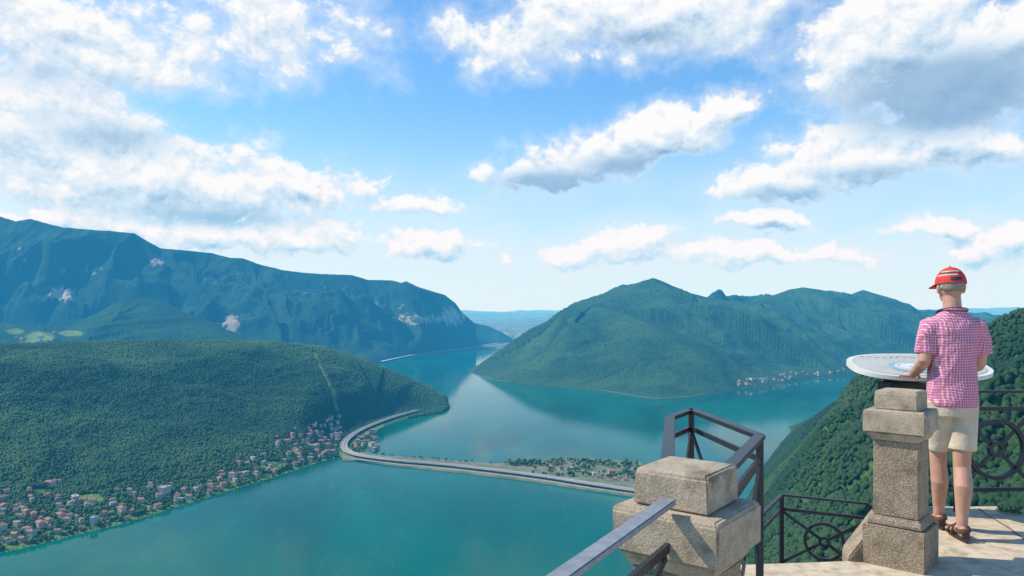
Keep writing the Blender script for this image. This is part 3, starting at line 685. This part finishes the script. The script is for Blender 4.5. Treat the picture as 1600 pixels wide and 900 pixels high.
# ------------------------------------------------------------------ man
man=empty('person',(2.965,4.95,0),math.radians(-12));tag(man,'person in red cap and pink checked shirt standing with hands on the orientation table','person')
bm=bmesh.new()
loftz(bm,[(0,.0,.84,.12,.10),(0,.0,.92,.135,.11),(0,.02,1.05,.128,.115),(0,.02,1.2,.13,.115),(0,.01,1.34,.14,.105),(0,0,1.42,.13,.085),(0,0,1.475,.08,.065),(0,.005,1.51,.058,.06)])
tube(bm,[(0,0,1.46),(0,.01,1.53),(0,.03,1.62)],[.06,.056,.055],16)
ball(bm,(0,.045,1.675),(.076,.096,.105),20,14)
ball(bm,(0,.075,1.615),(.058,.065,.06));ball(bm,(0,.148,1.645),(.013,.02,.02));ball(bm,(0,.138,1.662),(.009,.012,.022))
ball(bm,(0,.125,1.695),(.05,.02,.012));ball(bm,(0,.132,1.607),(.024,.012,.006));ball(bm,(0,.128,1.575),(.025,.018,.018))
for s in (-1,1):
    ball(bm,(s*.078,.035,1.655),(.010,.020,.034));ball(bm,(s*.082,.022,1.665),(.007,.010,.024))
    el=Vector((s*.19,-.045,1.165)) if s<0 else Vector((.172,.03,1.15));wr=Vector((-.19 if s<0 else .10,.20,1.055))
    tube(bm,[(s*.12,0,1.43),(s*.152,-.005,1.40),(s*.172,-.02 if s<0 else 0,1.28),el,el+Vector((0,.02,-.01)),(el*.55+wr*.45),wr],[.05,.053,.046,.040,.041,.037,.026],14)
    f=Vector((-.08,.96,-.10 if s<0 else -.06)).normalized();up=Vector((0,.12,1)).normalized();sd=f.cross(up).normalized();up=sd.cross(f)
    tube(bm,[wr-f*.02,wr+f*.02,wr+f*.055,wr+f*.09],[(.026,.02),(.034,.017),(.041,.015),(.040,.012)],12)
    for k,(o,L) in enumerate(((-.030,.060),(-.010,.072),(.010,.076),(.030,.068))):
        if s>0: o=-o
        b0=wr+f*.082+sd*o;p=[b0]
        dirs=[f+up*.10,f-up*.28,f-up*.75]
        for q,l in zip(dirs,(.42,.33,.25)): p.append(p[-1]+(q+sd*o*2.5).normalized()*L*l)
        tube(bm,p,[.0092,.0088,.0082,.0068],8);ball(bm,p[-1],.0068,8,6)
    tb=wr+f*.02+sd*(.028*-s);p=[tb,tb+(f*.6-sd*s*.9-up*.1)*.03,tb+(f*.75-sd*s*.75-up*.2)*.058,tb+(f*.95-sd*s*.55-up*.25)*.078]
    tube(bm,p,[.014,.0115,.010,.008],8);ball(bm,p[-1],.008,8,6)
legs={1:((.07,0,.88),(.045,-.03,.50),(.018,-.11,.085)),-1:((-.07,0,.88),(-.05,.12,.49),(-.03,.17,.085))}
for s,(hp,kn,an) in legs.items():
    hp,kn,an=map(Vector,(hp,kn,an));cf=kn*.62+an*.38+Vector((0,-.025,0))
    tube(bm,[hp,hp*.5+kn*.5,kn+Vector((0,0,.05)),kn-Vector((0,0,.04)),cf,kn*.2+an*.8,an,an-Vector((0,0,.02))],[.086,.074,.056,.052,.056,.038,.033,.036],16)
    tube(bm,[an+Vector((0,-.055,-.045)),an+Vector((0,-.03,-.03)),an+Vector((0,.03,-.02)),an+Vector((.0,.10,-.042)),an+Vector((.0,.165,-.052))],[(.02,.02),(.034,.036),(.036,.036),(.044,.022),(.036,.015)],14)
    for k in range(5):
        c=an+Vector(((k-2)*.0165*1.,.165+.028*(1-abs(k-1.6 if s>0 else k-2.4)*.3),-.056));ball(bm,c,(.009,.02,.010),8,6)
body=link('body',remesh(bm,.0042,3),M['skin'],man,True)
for s in (-1,1):
    bm=bmesh.new();ball(bm,(s*.03,.124,1.676),.012,12,8);link('eye',bm,M['eye'],man,True)
# hair below the cap
bm=bmesh.new()
loftz(bm,[(0,.012,1.636,.052,.054),(0,.016,1.645,.070,.078),(0,.022,1.66,.079,.088),(0,.03,1.70,.082,.094),(0,.035,1.74,.07,.085)],28,2.1)
for v in list(bm.verts):
    if v.co.y>.06: v.co.y=.06
rough(bm,.0015);link('hair',remesh(bm,.006,2),M['hair'],man,True)
# shirt
bm=bmesh.new()
loftz(bm,[(0,.01,.865,.150,.136),(0,.01,.90,.153,.140),(0,.02,1.02,.145,.140),(0,.02,1.15,.144,.135),(0,.01,1.28,.150,.126),(0,0,1.37,.154,.115),(0,-.003,1.43,.143,.095),(0,-.003,1.47,.107,.078),(0,.002,1.505,.071,.070)],32)
for s in (-1,1):
    yy=-.014 if s<0 else .006
    tube(bm,[(s*.10,0,1.40),(s*.135,-.003,1.395),(s*.167,yy,1.32),(s*.182,yy*1.8,1.235),(s*.184,yy*2,1.215)],[.072,.075,.064,.061,.062],18)
for v in bm.verts: v.co.x+=.004*math.sin(v.co.z*33+v.co.y*20);v.co.y+=.006*math.sin(v.co.z*27+v.co.x*31)
shirt=link('shirt',remesh(bm,.008,4),M['plaid'],man,True)
bm=bmesh.new();tube(bm,[(.068*math.cos(a),.006+.07*math.sin(a),1.512-.006*math.sin(a)) for a in np.linspace(0,6.283,25)],[(.022,.010)]*25,8);link('collar',bm,M['plaid'],shirt,True)
bm=bmesh.new();pts=[(.085*math.cos(a),.012+.082*math.sin(a),1.505-.02*math.sin(a)) for a in np.linspace(math.pi*.98,math.pi*2.02,16)]
pts=[(-.07,.11,1.36),(-.082,.07,1.45)]+pts+[(.082,.07,1.45),(.07,.11,1.36)];tube(bm,pts,[(.011,.007)]*len(pts),8);link('camera_strap',bm,M['strap'],man,True)
# shorts
bm=bmesh.new();loftz(bm,[(0,.01,.80,.134,.122),(0,.01,.88,.140,.128),(0,.015,.96,.138,.128)],28)
for s,(hp,kn,an) in legs.items():
    hp,kn=Vector(hp),Vector(kn);d=kn-hp
    tube(bm,[hp+Vector((0,0,.03)),hp+d*.3,hp+d*.6,hp+d*.80],[.090,.088,.084,.082],20)
for v in bm.verts: v.co.x+=.004*math.sin(v.co.z*40+v.co.y*25)
link('shorts',remesh(bm,.008,3),M['shorts'],man,True)
# cap
cpm=Matrix.Translation((0,.04,1.690))@Matrix.Rotation(math.radians(-6),4,'X')
def capp(th,ph,k=1.): 
    q=Vector((.093*k*math.sin(ph)*math.cos(th),.112*k*math.sin(ph)*math.sin(th),.112*k*math.cos(ph)));return cpm@q
def cappatch(bm,t0,t1,p0,p1,k,nt=32,np_=12):
    g=[[bm.verts.new(capp(t0+(t1-t0)*i/nt,p0+(p1-p0)*j/np_,k)) for j in range(np_+1)] for i in range(nt+1)]
    for i in range(nt):
        for j in range(np_): bm.faces.new((g[i][j],g[i+1][j],g[i+1][j+1],g[i][j+1]))
bm=bmesh.new();cappatch(bm,0,2*math.pi,.02,1.62,1.);ball(bm,capp(0,.0,1.0),.009,8,6);bmesh.ops.remove_doubles(bm,verts=bm.verts[:],dist=.0004);cap=link('cap',bm,M['red'],man,True)
for t0,t1,p0,p1,mm in ((1.12,1.62,.82,.90,'capwhite'),(1.06,1.54,1.08,1.17,'capwhite'),(1.1,1.66,.93,1.03,'leather')):
    bm=bmesh.new();cappatch(bm,math.pi*t0,math.pi*t1,p0,p1,1.012,24,3);link('cap_stripe',bm,M[mm],cap,True)
bm=bmesh.new();cappatch(bm,math.pi*1.38,math.pi*1.62,1.28,1.5,1.012,12,4);link('cap_strap',bm,M['strap'],cap,True)
bm=bmesh.new();g=[]
for i in range(17):
    a=math.pi*(.12+.76*i/16);b0=capp(a,1.55,1.);ou=Vector((math.cos(a)*.03,.085*math.sin(a),-.015-.01*abs(math.cos(a))));g.append((bm.verts.new(b0),bm.verts.new(b0+ou*.6),bm.verts.new(b0+ou)))
for a,b in zip(g,g[1:]):
    for k in range(2): bm.faces.new((a[k],b[k],b[k+1],a[k+1]))
br=link('brim',bm,M['red'],cap,True);sm=br.modifiers.new('s','SOLIDIFY');sm.thickness=.004
# sandals
for s,(hp,kn,an) in legs.items():
    an=Vector(an);sd=empty('sandal',(an.x,an.y,0));sd.parent=man;sd.location=(an.x,an.y,0)
    bm=bmesh.new();R=[]
    for z in (.0,.024):
        ring=[]
        for k in range(32):
            th=2*math.pi*k/32;y=.06+.148*math.sin(th);w=.036+.014*math.sin(th);ring.append(bm.verts.new((w*math.cos(th),y,z)))
        R.append(ring)
    for k in range(32): bm.faces.new((R[0][k],R[0][(k+1)%32],R[1][(k+1)%32],R[1][k]))
    bm.faces.new(R[0][::-1]);bm.faces.new(R[1]);link('sole',bm,M['sole'],sd)
    def strap(y0,z0,w,h,lean):
        bm=bmesh.new();pts=[(w*math.cos(a),y0+lean*math.sin(a),z0+h*math.sin(a)) for a in np.linspace(-.1,math.pi+.1,17)];tube(bm,pts,[(.015,.004)]*17,8);link('strap',bm,M['leather'],sd,True)
    strap(.105,.024,.047,.046,-.01);strap(.045,.024,.042,.075,-.005)
    bm=bmesh.new();tube(bm,[(.041*math.cos(a),-.012+.052*math.sin(a),.075+.008*math.cos(a)) for a in np.linspace(math.pi*.9,math.pi*2.1,17)],[(.004,.015)]*17,8);link('heel_strap',bm,M['leather'],sd,True)
    bm=bmesh.new();box(bm,(0,-.062,.045),(.05,.01,.05),None,.1,.003);link('heel_cup',bm,M['leather'],sd)
# ------------------------------------------------------------------ hazy air
bm=bmesh.new();box(bm,(0,29000,600),(130000,64000,3600))
m=bpy.data.materials.new('hazy_air');m.use_nodes=True;nt=m.node_tree;nt.nodes.clear();out=nt.nodes.new('ShaderNodeOutputMaterial')
ab=nd(nt,'ShaderNodeVolumeAbsorption',i_Density=1/28000.);ab.inputs['Color'].default_value=(.95,.53,.0,1)
em=nd(nt,'ShaderNodeEmission',i_Strength=.96/28000);em.inputs['Color'].default_value=(.042,.44,1.,1)  # volume glow stands in for light scattered by the haze
ad=nd(nt,'ShaderNodeAddShader',i_0=ab.outputs[0],i_1=em.outputs[0]);nt.links.new(ad.outputs[0],out.inputs['Volume'])
tag(link('sky',bm,m),'volume of glowing blue haze added around the whole valley','sky',kind='structure')
# ------------------------------------------------------------------ light and sky
SAZ,SEL=math.radians(-78),math.radians(46)
sv=Vector((math.sin(SAZ)*math.cos(SEL),math.cos(SAZ)*math.cos(SEL),math.sin(SEL)))
l=bpy.data.lights.new('sun','SUN');l.energy=4.7;l.angle=math.radians(.5);l.color=(1,.94,.84);lo=bpy.data.objects.new('sun',l);COL.objects.link(lo);lo.rotation_euler=sv.to_track_quat('Z','Y').to_euler()
w=bpy.data.worlds.new('World');S.world=w;w.use_nodes=True;nt=w.node_tree;nt.nodes.clear()
def azel(px,py):
    u=(px-800)/F;v=(HZ-py)/F;a=math.atan(u);return a,math.atan(v*math.cos(a))
BL=[(220,280,370,70,1.1),(60,190,220,105,1.0),(70,50,310,90,.76),(430,45,150,60,.62),(480,295,115,42,.95),(1010,25,270,62,1.),(760,65,75,38,.65),
(835,275,85,30,1.),(925,245,110,42,1.1),(1045,205,100,38,1.05),(1125,165,50,28,.85),(1390,70,175,98,1.1),(1520,110,170,105,1.35),(1340,240,170,56,1.05),(1225,285,105,36,1.),(1480,235,150,46,.85),(1195,350,55,20,.85),(1465,353,80,17,.9),(1560,385,95,30,.85),(665,330,62,22,.75),(680,387,95,26,.85),(890,396,95,26,.92),(995,380,70,30,.88),(1190,399,170,20,.78),(400,370,230,34,.86),(150,345,260,38,.8)]
DK=[(1470,148,250,88,1.6),(860,288,140,34,1.35),(985,258,130,28,1.1),(1240,307,130,26,.85),(180,215,170,44,.75),(330,338,260,28,.9),(60,120,190,40,.5),(1000,62,210,26,.65),(1360,268,160,20,.6)]
g=bpy.data.node_groups.new('cloud_field','ShaderNodeTree');g.interface.new_socket('Vector',in_out='INPUT',socket_type='NodeSocketVector');g.interface.new_socket('Density',in_out='OUTPUT',socket_type='NodeSocketFloat');g.interface.new_socket('Soft',in_out='OUTPUT',socket_type='NodeSocketFloat')
gi=g.nodes.new('NodeGroupInput');go=g.nodes.new('NodeGroupOutput')
wn=nd(g,'ShaderNodeTexNoise',noise_dimensions='2D',i_Scale=9.,i_Detail=4.,i_Roughness=.6);g.links.new(gi.outputs[0],wn.inputs['Vector'])
o1=nd(g,'ShaderNodeVectorMath',operation='SUBTRACT',i_0=wn.outputs['Color'],i_1=(.5,.5,.5));o2=nd(g,'ShaderNodeVectorMath',operation='MULTIPLY',i_0=o1.outputs[0],i_1=(.11,.06,0))
q=nd(g,'ShaderNodeVectorMath',operation='ADD',i_0=gi.outputs[0],i_1=o2.outputs[0]).outputs[0]
def blobs(nt,q,L):
    cur=None
    for px,py,rx,ry,wt in L:
        a,e=azel(px,py);ca=math.cos(a)
        d=nd(nt,'ShaderNodeVectorMath',operation='SUBTRACT',i_0=q,i_1=(a,e,0));d=nd(nt,'ShaderNodeVectorMath',operation='MULTIPLY',i_0=d.outputs[0],i_1=(F/(rx*ca*ca),F/(ry*ca),0))
        ln=nd(nt,'ShaderNodeVectorMath',operation='LENGTH',i_0=d.outputs[0]).outputs['Value'];f=math_(nt,'MULTIPLY_ADD',ln,-wt,wt)
        cur=f if cur is None else nd(nt,'ShaderNodeMath',operation='SMOOTH_MAX',i_0=cur,i_1=f,i_2=.15).outputs[0]
    return cur
bl=math_(g,'MAXIMUM',blobs(g,q,BL),-.8)
sc=nd(g,'ShaderNodeVectorMath',operation='MULTIPLY',i_0=gi.outputs[0],i_1=(1.,1.35,1.))
fn=nd(g,'ShaderNodeTexNoise',noise_dimensions='2D',i_Scale=14.,i_Detail=8.,i_Roughness=.6);g.links.new(sc.outputs[0],fn.inputs['Vector'])
wv=nd(g,'ShaderNodeVectorMath',operation='MULTIPLY',i_0=o1.outputs[0],i_1=(.05,.05,0));pv=nd(g,'ShaderNodeVectorMath',operation='ADD',i_0=sc.outputs[0],i_1=wv.outputs[0])
vo=nd(g,'ShaderNodeTexVoronoi',voronoi_dimensions='2D',i_Scale=26.,i_Detail=3.,i_Roughness=.6,i_Lacunarity=2.2);vo.normalize=True;g.links.new(pv.outputs[0],vo.inputs['Vector'])
dn=math_(g,'MULTIPLY_ADD',math_(g,'SUBTRACT',fn.outputs[0],.5),1.4,bl)
dn=math_(g,'MULTIPLY_ADD',math_(g,'SUBTRACT',.34,vo.outputs['Distance']),1.0,dn);g.links.new(dn,go.inputs[0])
sf=math_(g,'MULTIPLY_ADD',math_(g,'SUBTRACT',fn.outputs[0],.5),1.7,bl);g.links.new(sf,go.inputs[1])
tc=nd(nt,'ShaderNodeTexCoord');sx=nd(nt,'ShaderNodeSeparateXYZ');nt.links.new(tc.outputs['Generated'],sx.inputs[0])
Az=math_(nt,'ARCTAN2',sx.outputs[0],sx.outputs[1]);El=math_(nt,'ARCSINE',sx.outputs[2]);cb=nd(nt,'ShaderNodeCombineXYZ',i_0=Az,i_1=El)
def field(v):
    n=nt.nodes.new('ShaderNodeGroup');n.node_tree=g;nt.links.new(v,n.inputs[0]);return n
G0=field(cb.outputs[0]);D0=G0.outputs[0];SF=G0.outputs[1];sh=nd(nt,'ShaderNodeVectorMath',operation='ADD',i_0=cb.outputs[0],i_1=(-.005,.014,0));D1=field(sh.outputs[0]).outputs[0]
alpha=sstep(nt,D0,.03,.36);bright=math_(nt,'MULTIPLY_ADD',math_(nt,'SUBTRACT',D0,D1),.95,.74,clamp=True)
dk=math_(nt,'MAXIMUM',math_(nt,'ADD',blobs(nt,cb.outputs[0],DK),math_(nt,'MULTIPLY',math_(nt,'SUBTRACT',SF,.6),.12)),0.);bright=math_(nt,'MULTIPLY',bright,math_(nt,'MULTIPLY_ADD',sstep(nt,dk,-.1,1.0),-.86,1.),clamp=True)
cc=nd(nt,'ShaderNodeValToRGB');nt.links.new(bright,cc.inputs[0]);E=cc.color_ramp.elements;E[0].position=0;E[0].color=(.24,.37,.57,1);E[1].position=1;E[1].color=(1.,1.,1.,1);x=E.new(.5);x.color=(.62,.75,.90,1)
sky=nd(nt,'ShaderNodeTexSky',sky_type='NISHITA',sun_disc=False,sun_elevation=SEL,sun_rotation=SAZ,altitude=900,air_density=1.,dust_density=.6,ozone_density=1.6)
tint=mix(nt,1.,sky.outputs[0],(1.12,1.66,2.15),'MULTIPLY')
b1_=nd(nt,'ShaderNodeBackground',i_Strength=.10);nt.links.new(tint,b1_.inputs[0])
b2=nd(nt,'ShaderNodeBackground',i_Strength=1.);b2.inputs[0].default_value=(.78,.86,.95,1)
b3=nd(nt,'ShaderNodeBackground',i_Strength=1.);nt.links.new(cc.outputs[0],b3.inputs[0])
veil=math_(nt,'MULTIPLY',sstep(nt,El,.29,.02),math_(nt,'MULTIPLY_ADD',SF,.30,.95),clamp=True)
veil=math_(nt,'MAXIMUM',veil,math_(nt,'MULTIPLY',sstep(nt,SF,-.55,.35),.62))
m1=nd(nt,'ShaderNodeMixShader',i_0=veil,i_1=b1_.outputs[0],i_2=b2.outputs[0]);m2=nd(nt,'ShaderNodeMixShader',i_0=alpha,i_1=m1.outputs[0],i_2=b3.outputs[0])
wo=nt.nodes.new('ShaderNodeOutputWorld');nt.links.new(m2.outputs[0],wo.inputs[0])
# ------------------------------------------------------------------ camera
c=bpy.data.cameras.new('camera');co=bpy.data.objects.new('camera',c);COL.objects.link(co);co.location=(0,0,CZ);co.rotation_euler=(math.pi/2,0,0)
c.sensor_width=36;c.lens=36*F/1600;c.shift_y=(HZ-450)/1600;c.clip_start=.05;c.clip_end=150000;S.camera=co
S.view_settings.view_transform='Standard';S.view_settings.look='None';S.view_settings.exposure=0
print('houses',len(HOUSES))
